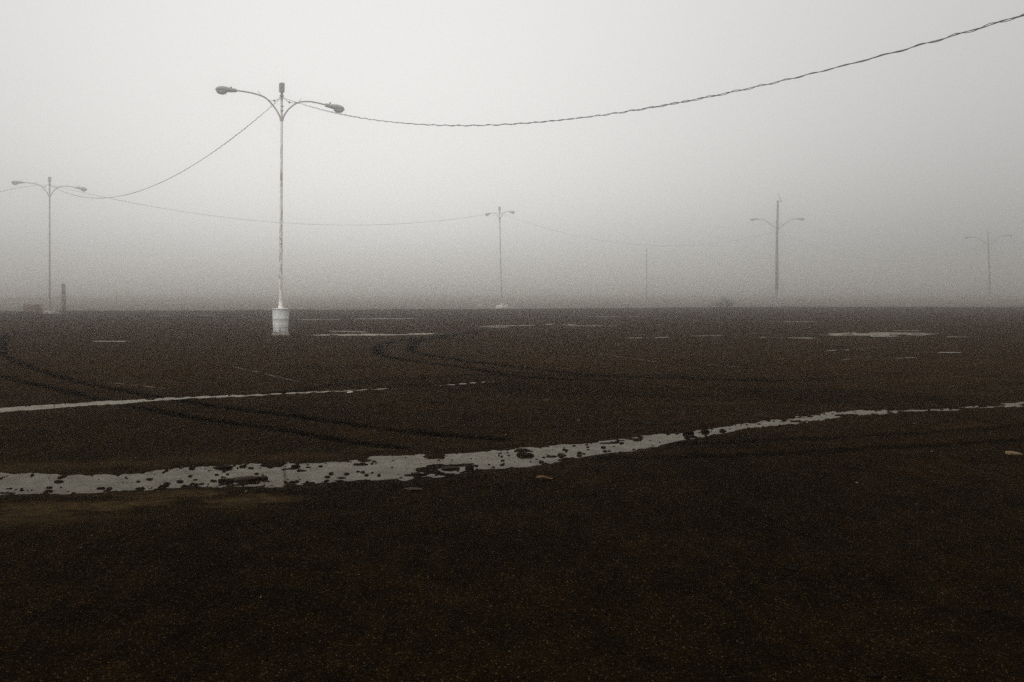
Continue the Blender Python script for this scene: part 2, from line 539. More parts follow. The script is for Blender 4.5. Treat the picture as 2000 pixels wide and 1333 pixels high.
TYRES = [  # points, half width (m), strength
    ([(46, 650), (14, 658), (3, 672), (9, 692), (40, 710), (110, 733), (180, 751), (250, 765), (330, 778), (450, 797), (540, 808), (640, 822), (740, 835), (850, 848), (980, 858)], 0.14, 0.95),
    ([(-60, 722), (0, 735), (60, 748), (130, 764), (190, 779), (280, 797), (370, 814), (450, 825), (530, 837), (600, 848), (680, 861), (780, 874)], 0.14, 0.95),
    ([(905, 654), (830, 660), (770, 667), (741, 675), (735, 683), (748, 694), (800, 705), (870, 714), (940, 724), (1010, 735), (1120, 743)], 0.17, 1.0),
    ([(925, 648), (860, 658), (818, 666), (804, 675), (808, 686), (845, 696), (920, 707), (1000, 716), (1080, 726), (1180, 735), (1330, 741), (1500, 743)], 0.17, 1.0),
    ([(560, 766), (700, 747), (820, 738), (930, 733), (1050, 738), (1200, 747)], 0.28, 0.6),
    ([(1000, 730), (1150, 736), (1300, 735), (1450, 744), (1600, 742)], 0.3, 0.5),
    ([(1180, 896), (1300, 893), (1420, 889), (1560, 884), (1700, 876), (1850, 868), (2100, 852)], 0.13, 0.7),
    ([(1280, 868), (1420, 864), (1560, 858), (1700, 850), (1850, 842), (2100, 824)], 0.13, 0.6),
    ([(250, 624), (330, 621), (450, 617), (560, 614)], 0.7, 0.5),
    ([(-30, 652), (40, 653), (90, 653)], 0.35, 0.6),
    ([(880, 745), (1150, 762), (1450, 768), (1750, 778)], 1.3, 0.4),
]
TY = []
for pts, w, s in TYRES:
    P_ = np.array([gp(*p) for p in smooth_path(pts, 5)])
    TY.append((P_, w * (1 + 1.0 * sstep(26.0, 34.0, P_[:, 1])) if w < 0.5 else np.full(len(P_), w), s))
SILT_GLINTS = [([(-200, 1010), (0, 1000), (150, 994), (300, 982), (420, 972), (520, 966)], 0.30, 1.0), ([(0, 912), (200, 906), (330, 902), (420, 897)], 0.25, 0.5),
        ([(560, 893), (640, 888), (760, 880)], 0.2, 0.5), ([(1330, 762), (1500, 755), (1700, 750), (1800, 745), (2000, 728)], 0.35, 0.3),
        ([(1300, 792), (1450, 785), (1560, 782), (1700, 783), (1800, 770), (2000, 756)], 0.3, 0.3), ([(1560, 852), (1700, 846), (1850, 835), (2000, 826)], 0.12, 0.3),  # first strip here paints wet glints as pale ground
        ([(200, 752), (260, 750), (330, 755)], 0.3, 0.55), ([(1400, 680), (1600, 668), (1750, 660)], 0.3, 0.4)]
SL = [(np.array([gp(*p) for p in pts]), w, s) for pts, w, s in SILT_GLINTS]


def poly_dist(x, y, P, W=None):
    """distance to a polyline, and the half width interpolated along it"""
    best = np.full(x.shape, 1e9); bw_ = np.zeros(x.shape)
    for i in range(len(P) - 1):
        a, b = P[i], P[i + 1]
        ab = b - a
        L2 = ab @ ab
        t = np.clip(((x - a[0]) * ab[0] + (y - a[1]) * ab[1]) / L2, 0, 1)
        d = np.hypot(x - a[0] - t * ab[0], y - a[1] - t * ab[1])
        k = d < best
        best = np.where(k, d, best)
        if W is not None:
            bw_ = np.where(k, W[i] + (W[i + 1] - W[i]) * t, bw_)
    return best, bw_


def near_box(x, y, P, pad):
    return (x > P[:, 0].min() - pad) & (x < P[:, 0].max() + pad) & (y > P[:, 1].min() - pad) & (y < P[:, 1].max() + pad)


def ground_z(x, y):
    """relief of the lot at arrays x, y"""
    x = np.asarray(x, float); y = np.asarray(y, float)
    shp = x.shape
    x = x.ravel(); y = y.ravel()
    rowsp = np.maximum(0.008, y * y / 1770.0)
    fade = lambda lam: np.clip(1.6 - 1.6 * rowsp / lam, 0, 1)
    z = 0.030 * (fbm(x / 5, y / 5, 1, 2) - 0.5) * fade(5.0)
    z += 0.018 * (fbm(x / 0.55, y / 0.55, 2, 2) - 0.5) * fade(0.6)
    n1 = fbm(x / 0.13, y / 0.16, 3, 2)
    z += 0.012 * (n1 - 0.5) * fade(0.16)
    z += 0.006 * (vnoise(x / 0.03, y / 0.03, 5) - 0.5) * fade(0.04)
    for ci, (P, W, T) in enumerate(CH):
        far = ci >= 2
        pad = 6.0 if far else 2.0
        k = np.nonzero(near_box(x, y, P, pad))[0]
        if len(k) == 0:
            continue
        xx, yy = x[k], y[k]
        d, w = poly_dist(xx, yy, P, W)
        if far:                                            # shallow flat dips, the water outline is its own ragged sheet
            dip_ = sstep(0.0, 1.0, 2.0 - d / (w * 1.3 + 0.25))
            z[k] = z[k] * (1 - dip_) - 0.034 * dip_
            continue
        lam = 0.35
        wob = fbm(xx / lam, yy / (lam * 0.7), 11 + ci, 3)
        s = 1 - d / (w * (0.82 + 0.5 * wob))
        if True:
            s = s + (0.45 + 0.5 * sstep(1.0, 3.2, xx) if ci == 0 else 0.15) * (fbm(xx / 0.09, yy / 0.11, 81, 3) - 0.5) * fade(0.3)[k]
        prof = np.where(s > -0.7, WATER_Z - 0.04 * np.clip(s, -0.5, 1), 0.0)
        m = sstep(-0.9, -0.35, s)
        zc = z[k] * (1 - 0.8 * m) + prof
        z_in = zc.copy()
        if ci < 2:                                         # silt and clods breaking the surface
            isl = fbm(xx / 0.30, yy / 0.22, 21 + ci, 3)
            brk = 0.11 * sstep(1.0, 3.2, xx) if ci == 0 else 0.0
            zc += 0.06 * sstep(0.66 - brk, 0.82 - brk, isl) * m
            isl2 = vnoise(xx / 0.07, yy / 0.08, 31 + ci)
            zc += 0.03 * sstep(0.84, 0.97, isl2) * m * fade(0.12)[k]
            isl3 = fbm(xx / 0.06, yy / 0.10, 91 + ci, 2) + (0.05 * sstep(1.0, 3.2, xx) if ci == 0 else 0)
            zc += 0.05 * sstep(0.72, 0.86, isl3) * m * sstep(0.95, 0.2, np.clip(s, 0, 1) - 0.35 * (fbm(xx / 0.6, yy / 0.5, 95, 2) - 0.5) * 2)
            zc = z_in + (zc - z_in) * sstep(-0.05, 0.15, s) * (1.0 if ci == 0 else sstep(0.06, 0.16, w))
            zc = np.where(s > 0.0, np.minimum(zc, WATER_Z + 0.009 + 0.010 * (vnoise(xx / 0.1, yy / 0.1, 97) - 0.5)), zc)
        z[k] = np.where(s > -0.9, zc, z[k])
    for P, w, s in TY:                                     # ruts are pressed slightly into the grit
        k = np.nonzero(near_box(x, y, P, 1.5))[0]
        if len(k) and s and w[0] < 0.5 or w[-1] < 0.5:
            d, wi = poly_dist(x[k], y[k], P, w)
            z[k] -= 0.008 * s * (1 - np.clip((d / wi - 0.5) / 0.8, 0, 1)) * (y[k] < 30)
    return z.reshape(shp)


# edge of the lot, and its rows and columns
def lot_edge(x):
    return np.interp(x, [-120, -39, -4.3, 19.3, 48, 120], [66, 76, 84, 93, 96, 98])


rows = list(np.arange(-14, 1.0, 0.6))
yv = 1.0
while yv < 82:
    rows.append(yv)
    yv += max(0.009, yv * yv / 1592 * 0.9)
rows = np.array(rows + [86.0])
NR = len(rows)
u_in = np.linspace(-1, 1, 1001)
half_in = 0.53 * np.maximum(rows, 0.5) + 1.0
half_out = np.maximum(rows, 0) * 1.0 + 20.0
g = np.linspace(0, 1, 26)[1:] ** 1.6
X = np.concatenate([-(half_in[:, None] + (half_out - half_in)[:, None] * g[::-1][None, :]), half_in[:, None] * u_in[None, :], half_in[:, None] + (half_out - half_in)[:, None] * g[None, :]], axis=1)
Y = np.repeat(rows[:, None], X.shape[1], axis=1)
# stretch the far rows so that the last one lies on the edge of the lot
far_k = sstep(40, 86, rows)[:, None]
Y = Y + far_k * (lot_edge(X) - 86.0) + far_k ** 3 * 7.0 * (fbm(X / 5.0, X * 0, 41, 4) - 0.5)
Z = ground_z(X, Y)
NC = X.shape[1]
tyre = np.zeros(X.size); silt = np.zeros(X.size)
xf, yf = X.ravel(), Y.ravel()
for P, w, s in TY:
    k = np.nonzero(near_box(xf, yf, P, float(np.max(w)) * 3))[0]
    if len(k) == 0 or s == 0:
        continue
    d, w = poly_dist(xf[k], yf[k], P, w)
    patchy = 0.25 + 0.6 * fbm(xf[k] / 0.5, yf[k] / 0.8, 51, 3) + 0.75 * fbm(xf[k] / 0.09, yf[k] / 0.2, 53, 2)
    tyre[k] = np.maximum(tyre[k], s * (1 - sstep(0.5, 1.25, d / w + 0.35 * (fbm(xf[k] / 0.1, yf[k] / 0.1, 52, 2) - 0.5))) * np.clip(patchy, 0, 1))
for P, w, s in SL:
    k = np.nonzero(near_box(xf, yf, P, w * 4))[0]
    if len(k) == 0:
        continue
    d, _ = poly_dist(xf[k], yf[k], P)
    patchy = sstep(0.36, 0.66, fbm(xf[k] / 0.5, yf[k] / 0.22, 61, 4))
    silt[k] = np.maximum(silt[k], s * (1 - sstep(w * 0.3, w * 2.2, d)) * patchy)

me = bpy.data.meshes.new('parking_lot')
nv = X.size
me.vertices.add(nv)
me.vertices.foreach_set('co', np.stack([xf, yf, Z.ravel()], 1).astype(np.float32).ravel())
ii = (np.arange(NR - 1)[:, None] * NC + np.arange(NC - 1)[None, :]).ravel()
quads = np.stack([ii, ii + 1, ii + NC + 1, ii + NC], 1).astype(np.int32)
nf = len(quads)
me.loops.add(nf * 4)
me.loops.foreach_set('vertex_index', quads.ravel())
me.polygons.add(nf)
me.polygons.foreach_set('loop_start', np.arange(0, nf * 4, 4, dtype=np.int32))
me.polygons.foreach_set('use_smooth', np.ones(nf, dtype=bool))
me.update(calc_edges=True)
for nm, arr in (('tyre', tyre), ('silt', silt)):
    a = me.attributes.new(nm, 'FLOAT', 'POINT')
    a.data.foreach_set('value', arr.astype(np.float32))
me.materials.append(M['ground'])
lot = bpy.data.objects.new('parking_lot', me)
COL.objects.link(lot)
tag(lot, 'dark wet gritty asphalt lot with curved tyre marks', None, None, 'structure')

# the land beyond the lot
gm = build('ground', [([(-900, -900, -0.12), (900, -900, -0.12), (900, 900, -0.12), (-900, 900, -0.12)], [(0, 1, 2, 3)])], M['sand'], smooth=False)
tag(gm, 'pale sandy flat land fading into the fog', None, None, 'structure')

# water in the channels
WL = ['long shallow puddle running across the near lot', 'thin second puddle crossed by tyre tracks', 'flat bright puddle beyond the white drum'] + ['thin far puddle on the dark lot'] * 40
for ci, (P, W, T) in enumerate(CH):
    V, F = [], []
    if ci >= 2:                                            # broken streaks stacked in depth
        ch = np.array(CHANNELS[ci], float)
        ns = int(max(1, round(np.max(ch[:, 2] - ch[:, 1]) / 2.0)))
        for st in range(ns):
            xs = np.linspace(ch[0, 0], ch[-1, 0], max(30, int((ch[-1, 0] - ch[0, 0]) / 2)))
            ya, yb = np.interp(xs, ch[:, 0], ch[:, 1]), np.interp(xs, ch[:, 0], ch[:, 2])
            c0 = ya + (yb - ya) * (st + 0.5) / ns
            hh = (yb - ya) / ns * 0.5
            nz1 = fbm(xs / 26.0, xs * 0 + st * 3.3 + ci, 101, 4); nz2 = fbm(xs / 19.0, xs * 0 + st * 5.1 + ci, 103, 4)
            hole = fbm(xs / 30.0, xs * 0 + st * 7.7 + ci, 105, 3)
            env = np.clip(np.minimum(xs - xs[0], xs[-1] - xs) / (0.12 * (xs[-1] - xs[0])), 0, 1)
            thick = np.clip((hole - (0.40 if ns > 1 else 0.33)) * 8, 0, 1) * env
            prev = None
            for x_, c_, h_, k1, k2, t_ in zip(xs, c0, hh, nz1, nz2, thick):
                if t_ < 0.04:
                    prev = None
                    continue
                A_, B_ = gp(x_, c_ - h_ * 1.9 * k1 * t_), gp(x_, c_ + h_ * 1.9 * k2 * t_)
                o_ = len(V)
                V += [(B_[0], B_[1], WATER_Z), (A_[0], A_[1], WATER_Z)]
                if prev is not None:
                    F.append((prev, o_, o_ + 1, prev + 1))
                prev = o_
    else:
        n = len(P)
        for i in range(n):
            nrmv = np.array((-T[i][1], T[i][0]))
            for s in (-1, 1):
                q = P[i] + nrmv * s * W[i] * 1.55
                if i == 0:
                    q = q - T[i] * W[i] * 1.5
                if i == n - 1:
                    q = q + T[i] * W[i] * 1.5
                V.append((q[0], q[1], WATER_Z))
        for i in range(n - 1):
            F.append((2 * i, 2 * i + 2, 2 * i + 3, 2 * i + 1))
    w = build('puddle', [(V, F)], M['water'], smooth=False)
    tag(w, WL[ci], None, 'thin far puddles on the lot' if ci > 2 else None, 'structure')


# worn paint lines
LINES = [(455, 718, 582, 747), (1150, 688, 1292, 710), (1380, 713, 1457, 719), (70, 666, 118, 676), (1640, 704, 1730, 694), (1480, 686, 1745, 678), (226, 749, 330, 761), (590, 646, 700, 649)]
for i, (xa, ya, xb, yb) in enumerate(LINES):
    a, b = gp(xa, ya), gp(xb, yb)
    d = b - a
    L = np.linalg.norm(d); d /= L
    nn = np.array((-d[1], d[0]))
    k = max(8, int(L / 0.25))
    V, F = [], []
    for j in range(k + 1):
        c = a + d * L * j / k
        p0, p1 = c - nn * 0.04, c + nn * 0.04
        zz = float(np.max(ground_z(np.array([p0[0], p1[0], c[0]]), np.array([p0[1], p1[1], c[1]])))) + 0.007
        V += [(p0[0], p0[1], zz), (p1[0], p1[1], zz)]
    F = [(2 * j, 2 * j + 2, 2 * j + 3, 2 * j + 1) for j in range(k)]
    o = build('painted_line', [(V, F)], M['line'], smooth=False)
    tag(o, 'worn white parking line on the dark asphalt', None, 'worn parking lines', 'structure')


def gz(p):
    return float(ground_z(np.array([p[0]]), np.array([p[1]]))[0])


# ------------------------------------------------------------------ lamp posts
def lamp_head(parent, r0, sgn, z0, length=0.74, tilt=0.03):
    """cobra-head lantern that starts at radius r0 on the arm"""
    prof = [  # t, half width, top, bottom
        (0.00, 0.045, 0.045, -0.055), (0.03, 0.055, 0.058, -0.062), (0.28, 0.075, 0.068, -0.072), (0.40, 0.115, 0.085, -0.072), (0.55, 0.150, 0.105, -0.062),
        (0.75, 0.158, 0.108, -0.050), (0.90, 0.125, 0.080, -0.042), (0.975, 0.07, 0.035, -0.035), (1.0, 0.02, -0.005, -0.028)]
    V, F = [], []
    S = 14
    for t, hw_, top, bot in prof:
        for k in range(S):
            th = 2 * math.pi * k / S
            c, s = math.cos(th), math.sin(th)
            y = hw_ * math.copysign(abs(c) ** 0.7, c)
            z = (top if s > 0 else -bot) * math.copysign(abs(s) ** 0.8, s)
            x = r0 + t * length
            V.append((sgn * x, y, z0 + z - tilt * t))
    for i in range(len(prof) - 1):
        for k in range(S):
            q = (i * S + k, i * S + (k + 1) % S, (i + 1) * S + (k + 1) % S, (i + 1) * S + k)
            F.append(q if sgn < 0 else q[::-1])
    F.append(tuple(range(S)) if sgn > 0 else tuple(range(S))[::-1])
    F.append(tuple((len(prof) - 1) * S + k for k in range(S))[:: (-1 if sgn > 0 else 1)])
    h = build('lamp_head', [(V, F)], M['lamp'], parent)
    # bowl
    V, F = [], []
    cx = sgn * (r0 + 0.70 * length)
    rings, segs = 6, 18
    for i in range(rings):
        ph = math.pi / 2 * i / (rings - 0.6)
        for k in range(segs):
            th = 2 * math.pi * k / segs
            V.append((cx + 0.19 * math.cos(ph) * math.cos(th), 0.14 * math.cos(ph) * math.sin(th), z0 - tilt * 0.7 - 0.045 - 0.125 * math.sin(ph)))
    for i in range(rings - 1):
        for k in range(segs):
            F.append((i * segs + (k + 1) % segs, i * segs + k, (i + 1) * segs + k, (i + 1) * segs + (k + 1) % segs))
    F.append(tuple((rings - 1) * segs + k for k in range(segs))[::-1])
    build('glass_bowl', [(V, F)], M['glass'], h)
    build('photocell', [lathe([(0.03, z0 + 0.055), (0.03, z0 + 0.10), (0.015, z0 + 0.112)], 10, (sgn * (r0 + 0.26 * length), 0))], M['galv'], h)
    return h


def arm_path(sgn, zj):
    if sgn < 0:
        pts = [(0.045, 0, -0.06), (0.11, 0, 0.10), (0.27, 0, 0.33), (0.57, 0, 0.60), (0.96, 0, 0.70), (1.29, 0, 0.73), (1.56, 0, 0.735)]
    else:                                                  # this arm droops a little
        pts = [(0.045, 0, -0.06), (0.11, 0, 0.10), (0.27, 0, 0.32), (0.55, 0, 0.54), (0.92, 0, 0.62), (1.27, 0, 0.605), (1.56, 0, 0.565)]
    return smooth_path([(sgn * x, y, z + zj) for x, y, z in pts], 6)


def steel_post(name='lamp_post', H=8.72):
    root = empty(name, (0, 0, 0))
    zj = H - 1.16
    zs = np.linspace(0, H - 0.42, 24)
    build('pole', [tube([(0, 0, z) for z in zs], [0.062 - 0.024 * z / H for z in zs], 14)], M['pole'], root)
    # rusty neck, collar and the box on top
    build('neck', [tube([(0, 0, H - 0.60), (0, 0, H - 0.27)], 0.046, 12)], M['galv'], root)
    build('collar', [lathe([(0.06, H - 0.46), (0.072, H - 0.455), (0.072, H - 0.425), (0.06, H - 0.42)], 14)], M['galv'], root)
    build('top_box', [cham_box((0, 0, H - 0.155), (0.165, 0.165, 0.31), 0.018)], M['galv'], root)
    build('bracket', [lathe([(0.06, zj - 0.13), (0.068, zj - 0.125), (0.068, zj + 0.0), (0.06, zj + 0.005)], 14)], M['arm'], root)
    for s in (-1, 1):
        a = build('arm', [tube(arm_path(s, zj), 0.026, 10)], M['arm'], root)
        build('stub_wire', [tube(smooth_path([(s * 0.66, 0.0, zj + 0.63), (s * 0.74, 0.01, zj + 0.71), (s * 0.82, 0.01, zj + 0.80)] if s < 0 else [(s * 0.55, 0, zj + 0.54), (s * 0.63, 0.01, zj + 0.62), (s * 0.70, 0.02, zj + 0.72)], 3), 0.009, 6)], M['arm'], a)
        lamp_head(root, 1.53, s, zj + (0.735 if s < 0 else 0.565), 0.70, 0.02 if s < 0 else 0.09)
        # sagging feed wire from the collar to the arm, with its insulator
        P0, P1, P2 = np.array((s * 0.05, 0, H - 0.47)), np.array((s * 0.26, -0.02, H - 0.64)), np.array((s * 0.52, -0.01, zj + 0.55))
        path = smooth_path([P0, (s * 0.14, -0.01, H - 0.57), P1, (s * 0.42, -0.02, H - 0.66 + 0.02), P2], 4)
        build('feed_wire', [tube(path, 0.008, 6)], M['cable'], root)
        build('insulator', [lathe([(0.012, H - 0.675), (0.03, H - 0.66), (0.034, H - 0.635), (0.03, H - 0.61), (0.012, H - 0.60)], 10, (s * 0.26, -0.02))], M['ceramic'], root)
    for dz in (0.80, 0.95):
        build('clamp', [box((0.0, -0.055, H - dz), (0.10, 0.03, 0.035))], M['galv'], root)
    return root


def copy_tree(o, parent=None):
    c = o.copy()
    COL.objects.link(c)
    c.parent = parent
    for ch in list(o.children):
        copy_tree(ch, c)
    return c


def place(root, px, d, yaw, scale=1.0, lean=0.0):
    root.location = ((px - CX) / FPX * d, d, 0.0)
    root.rotation_euler = (0, lean, R(yaw))
    root.scale = (scale,) * 3
    return np.array(root.location)


GRP = 'double armed steel lamp posts'
post1 = steel_post()
post2 = copy_tree(post1); post3 = copy_tree(post1)
p1 = place(post1, 547.5, 34.6, 27, 1.0, 0.017)
tag(post1, 'rust stained white lamp post rising from a white drum', 'lamp post', GRP)
p2 = place(post2, 97, 67.0, 14, 1.05, 0.022)
tag(post2, 'thin lamp post on a pale footing beside the dark stump post', 'lamp post', GRP)
p3 = place(post3, 980, 89.0, -56, 1.035, -0.04)
tag(post3, 'faint lamp post in fog beside the dark mound', 'lamp post', GRP)

# second pole in stained steel; fog is painted into the third's pale grey
for post in (post2, post3):
    for chd in post.children:
        if chd.name.split('.')[0] == 'pole':
            chd.data = chd.data.copy()
            chd.data.materials[0] = M['arm' if post is post2 else 'palesteel']

# drum and footing of the first post
prof = [(0.245, 0.12), (0.252, 0.13), (0.257, 0.24), (0.262, 0.33), (0.269, 0.345), (0.262, 0.36), (0.266, 0.39), (0.273, 0.405), (0.267, 0.42), (0.275, 0.60), (0.283, 0.615), (0.277, 0.63), (0.285, 0.90), (0.287, 0.925)]
dr = build('drum', [lathe(prof, 40)], M['drum'], post1)
dr['label'] = 'white tapered drum around the foot of the post'
build('rim', [lathe([(0.287, 0.922), (0.303, 0.928), (0.308, 0.945), (0.303, 0.962), (0.287, 0.968), (0.24, 0.966)], 40)], M['white'], dr)
build('sleeve', [lathe([(0.10, 0.966), (0.085, 1.02), (0.075, 1.07), (0.066, 1.17), (0.06, 1.18)], 16)], M['pole'], post1)


def rough_block(sx, sy, sz, seed, taper=0.85, z0=0.0, cx=0, cy_=0, n=12):
    """crumbled slab: a rounded-square lathe with noise"""
    V, F = [], []
    S = 28
    rr = random.Random(seed)
    ph = [rr.uniform(0, 6.28) for _ in range(6)]
    prof = [(1.0, 0.0), (1.0, 0.35), (0.97, 0.75), (taper, 1.0), (taper * 0.5, 1.02)]
    for q, h in prof:
        for k in range(S):
            th = 2 * math.pi * k / S
            c, s = math.cos(th), math.sin(th)
            r = 1 / max(abs(c), abs(s)) ** 0.8
            r *= 1 + 0.05 * math.sin(3 * th + ph[0]) + 0.045 * math.sin(7 * th + ph[1] + 3 * h) + 0.03 * math.sin(11 * th + ph[2] + 5 * h)
            hz = h * (1 + 0.10 * math.sin(2 * th + ph[3]) + 0.08 * math.sin(5 * th + ph[4])) if h > 0.5 else h
            V.append((cx + sx / 2 * q * r * c, cy_ + sy / 2 * q * r * s, z0 + hz * sz))
    for i in range(len(prof) - 1):
        for k in range(S):
            F.append((i * S + k, i * S + (k + 1) % S, (i + 1) * S + (k + 1) % S, (i + 1) * S + k))
    F.append(tuple((len(prof) - 1) * S + k for k in range(S)))
    return V, F


build('footing', [rough_block(0.54, 0.54, 0.135, 3, 0.9, -0.02)], M['concrete'], post1)
build('footing', [rough_block(0.70, 0.6, 0.22, 5, 0.8, -0.03)], M['concrete'], post2)
build('footing', [rough_block(1.02, 0.8, 0.26, 6, 0.9, -0.03)], M['white'], post3)
build('chip', [rough_block(0.3, 0.3, 0.16, 8, 0.7, -0.02, 0.52, -0.1)], M['concrete'], post2)
build('chip', [rough_block(0.2, 0.3, 0.4, 9, 0.8, -0.03, 0.42, -0.2)], M['white'], post3)


# timber posts
def timber_post(H, rb, rt, zj, half, yaw, px, d, label, broken, wood='wood', lean=0.0):
    root = empty('timber_lamp_post', ((px - CX) / FPX * d, d, -0.1), R(yaw))
    root.rotation_euler[1] = lean
    tag(root, label, 'lamp post', 'timber lamp posts')
    zs = np.linspace(1.75, H, 14)
    build('pole', [tube([(0.02 * math.sin(z * 0.7), 0, z) for z in zs], [rb + (rt - rb) * z / H for z in zs], 14)], M[wood], root)
    build('painted_foot', [tube([(0, 0, 0), (0, 0, 1.75)], [rb * 0.9, rb * 0.88], 14)], M['palesteel'], root)
    for s in (-1, 1):
        k = half / 2.45
        pts = [(0.1, 0, 0), (0.55 * k, 0, 0.36), (1.0 * k, 0, 0.74), (1.3 * k, 0, 0.90), (1.74 * k, 0, 0.95)]
        build('arm', [tube(smooth_path([(s * x, y, z + zj) for x, y, z in pts], 5), 0.035, 8)], M['galv'], root)
        build('brace', [tube([(s * 0.08, 0, zj + 0.55), (s * 0.62 * k, 0, zj + 0.42)], 0.014, 6)], M['galv'], root)
        lamp_head(root, 1.70 * k, s, zj + 0.95, 0.74 * k)
    build('pole_cap', [lathe([(rt * 1.15, H - 0.05), (rt * 1.15, H + 0.02), (rt * 0.4, H + 0.06)], 12)], M['galv'], root)
    if broken:
        build('bent_bracket', [tube(smooth_path([(0.02, 0, H - 0.1), (0.25, 0, H - 0.02), (0.38, 0, H - 0.10), (0.16, 0, H + 0.35), (0.02, 0, H + 0.75)], 4), 0.03, 6)], M['wood'], root)
    return root


post4 = timber_post(10.6, 0.165, 0.10, 7.85, 2.7, -6, 1516, 100.0, 'thick dark timber lamp post with a bent bracket on top', True)
post5 = timber_post(8.45, 0.11, 0.07, 7.0, 2.7, -9, 1933, 116.0, 'barely visible slim timber lamp post with two long arms', False, 'greywood', -0.045)
p4, p5 = np.array(post4.location), np.array(post5.location)


# ------------------------------------------------------------------ overhead cables
def span(P, Q, pix, label, twist=0.5, rad=0.0075, off=0.017, anchored=True):
    P, Q = np.array(P, float), np.array(Q, float)
    dx, dy = Q[0] - P[0], Q[1] - P[1]
    ts, zz = [], []
    for px, py in pix:
        d = ray(px, py)
        # P + t*D = k*d in plan
        A = np.array([[d[0], -dx], [d[1], -dy]])
        k, t = np.linalg.solve(A, P[:2])
        ts.append(t); zz.append(EYE + k * d[2])
    ts, zz = np.array(ts), np.array(zz)
    if anchored:                                           # both ends fixed: fit the sag only
        lin = P[2] + (Q[2] - P[2]) * ts
        b = ts * (ts - 1)
        a = float(np.sum((zz - lin) * b) / np.sum(b * b))
        f = lambda t: P[2] + (Q[2] - P[2]) * t + a * t * (t - 1)
    else:                                                  # far end out of view: fit sag and far height
        A = np.stack([ts, ts * ts], 1)
        (c1, c2), *_ = np.linalg.lstsq(A, zz - P[2], rcond=None)
        f = lambda t: P[2] + c1 * t + c2 * t * t
    L = math.hypot(dx, dy)
    n = int(L / 0.06)
    root = empty('overhead_cable', tuple(P))
    tag(root, label, 'cable', 'overhead cables')
    side = np.array((-dy, dx, 0)) / L
    up = np.array((0, 0, 1.0))
    for k in range(3):
        path = []
        for i in range(n + 1):
            t = i / n
            s = t * L
            env = min(1, t * 20, (1 - t) * 20)
            ph = 2 * math.pi * s / (twist * (1 + 0.0 * k)) + k * 2.1 + 1.3 * math.sin(s * 0.55 + k * 2) + 0.7 * math.sin(s * 1.7 + k)
            o = off * (0.25 if k == 0 else (0.9 + 0.5 * math.sin(s * 0.9 + 2.2 * k))) * env
            c = np.array((P[0] + dx * t, P[1] + dy * t, f(t))) + o * (math.cos(ph) * side + math.sin(ph) * up)
            path.append(c - P)
        build('strand', [tube(path, rad, 5)], M['cable'], root, autosmooth=False)
    return f


def top_of(post, s, dz):                                   # a point on the collar of a steel post
    H = 8.72
    sc = post.scale[0]
    lean = post.rotation_euler[1]
    z = (H - dz) * sc
    return np.array((post.location[0] + math.sin(lean) * z + s * 0.05, post.location[1], z))


q1, q2, q3 = top_of(post1, 0, 0.50), top_of(post2, 0, 0.50), top_of(post3, 0, 0.50)
off_right = np.array((13.5, 5.0, 8.0))
span(q1, off_right, [(600, 207), (700, 231), (800, 242), (900, 245), (1000, 242), (1150, 230), (1300, 206), (1500, 162), (1700, 113), (1850, 75), (1990, 34)],
     'thick twisted cable sagging from the drum post to beyond the lot', 0.6, 0.0056, 0.015, False)
span(q1, q2, [(500, 244), (440, 290), (380, 328), (320, 357), (270, 374), (220, 382), (170, 378)], 'cable between the drum post and the post with pale footing', 0.6, 0.0075, 0.012)
span(q2, q3, [(200, 380), (300, 403), (400, 421), (500, 432), (600, 438), (700, 440), (800, 437), (900, 428)], 'long faint cable spanning low behind the drum post', 0.6, 0.006, 0.012)
q4 = np.array((p4[0], p4[1], 7.5)); q5 = np.array((p5[0], p5[1], 7.2))
span(q3, q4, [(1050, 445), (1130, 463), (1200, 474), (1280, 480), (1350, 479), (1420, 469)], 'faint cable from the mound side post to the thick timber post', 0.6, 0.0038, 0.012)
span(q4, q5, [(1580, 473), (1620, 489), (1660, 501), (1690, 507)], 'barely visible cable between the two timber posts', 0.6, 0.003, 0.012)
left_off = np.array((-62.0, 80.0, 8.6))
span(q2, left_off, [(60, 363), (30, 369), (0, 375)], 'short cable leading away from the post with pale footing', 0.6, 0.006, 0.012, False)

# ------------------------------------------------------------------ small far things
def at(px, d, z=-0.12):
    return ((px - CX) / FPX * d, d, z)


o = empty('stump_post', at(125, 82)); tag(o, 'short thick dark post standing by the reddish pallets', 'post')
build('shaft', [tube([(0, 0, 0.0), (0.01, 0, 0.9), (0, 0, 1.6), (0.01, 0, 2.22)], [0.17, 0.165, 0.15, 0.145], 12)], M['wood'], o)
build('cap', [lathe([(0.15, 2.21), (0.15, 2.25), (0.05, 2.28)], 12)], M['galv'], o)
o = empty('marker_post', at(228, 95)); tag(o, 'very thin short post alone in the fog', 'post')
build('shaft', [tube([(0, 0, 0), (0, 0, 1.62)], 0.035, 8)], M['galv'], o)
build('cap', [lathe([(0.045, 1.61), (0.045, 1.64), (0.01, 1.66)], 8)], M['galv'], o)
o = empty('bare_pole', at(1262.5, 104)); tag(o, 'tall bare thin pole without arms fading in fog', 'pole')
build('shaft', [tube([(0, 0, 0), (0, 0, 3), (-0.03, 0, 6.0)], [0.07, 0.06, 0.045], 10)], M['palesteel'], o)
build('base_plate', [lathe([(0.16, 0), (0.16, 0.06), (0.1, 0.08)], 12)], M['galv'], o)

# low wire beside the pallets
P = np.array(at(125, 82, 1.0)) ; Q = np.array(at(-120, 78, 1.25))
root = empty('low_wire', tuple(P)); tag(root, 'low sagging wire strung to the stump post', 'wire')
build('strand', [tube([(Q - P) * t + np.array((0, 0, -0.9 * t * (1 - t))) for t in np.linspace(0, 1, 40)], 0.014, 6)], M['cable'], root)

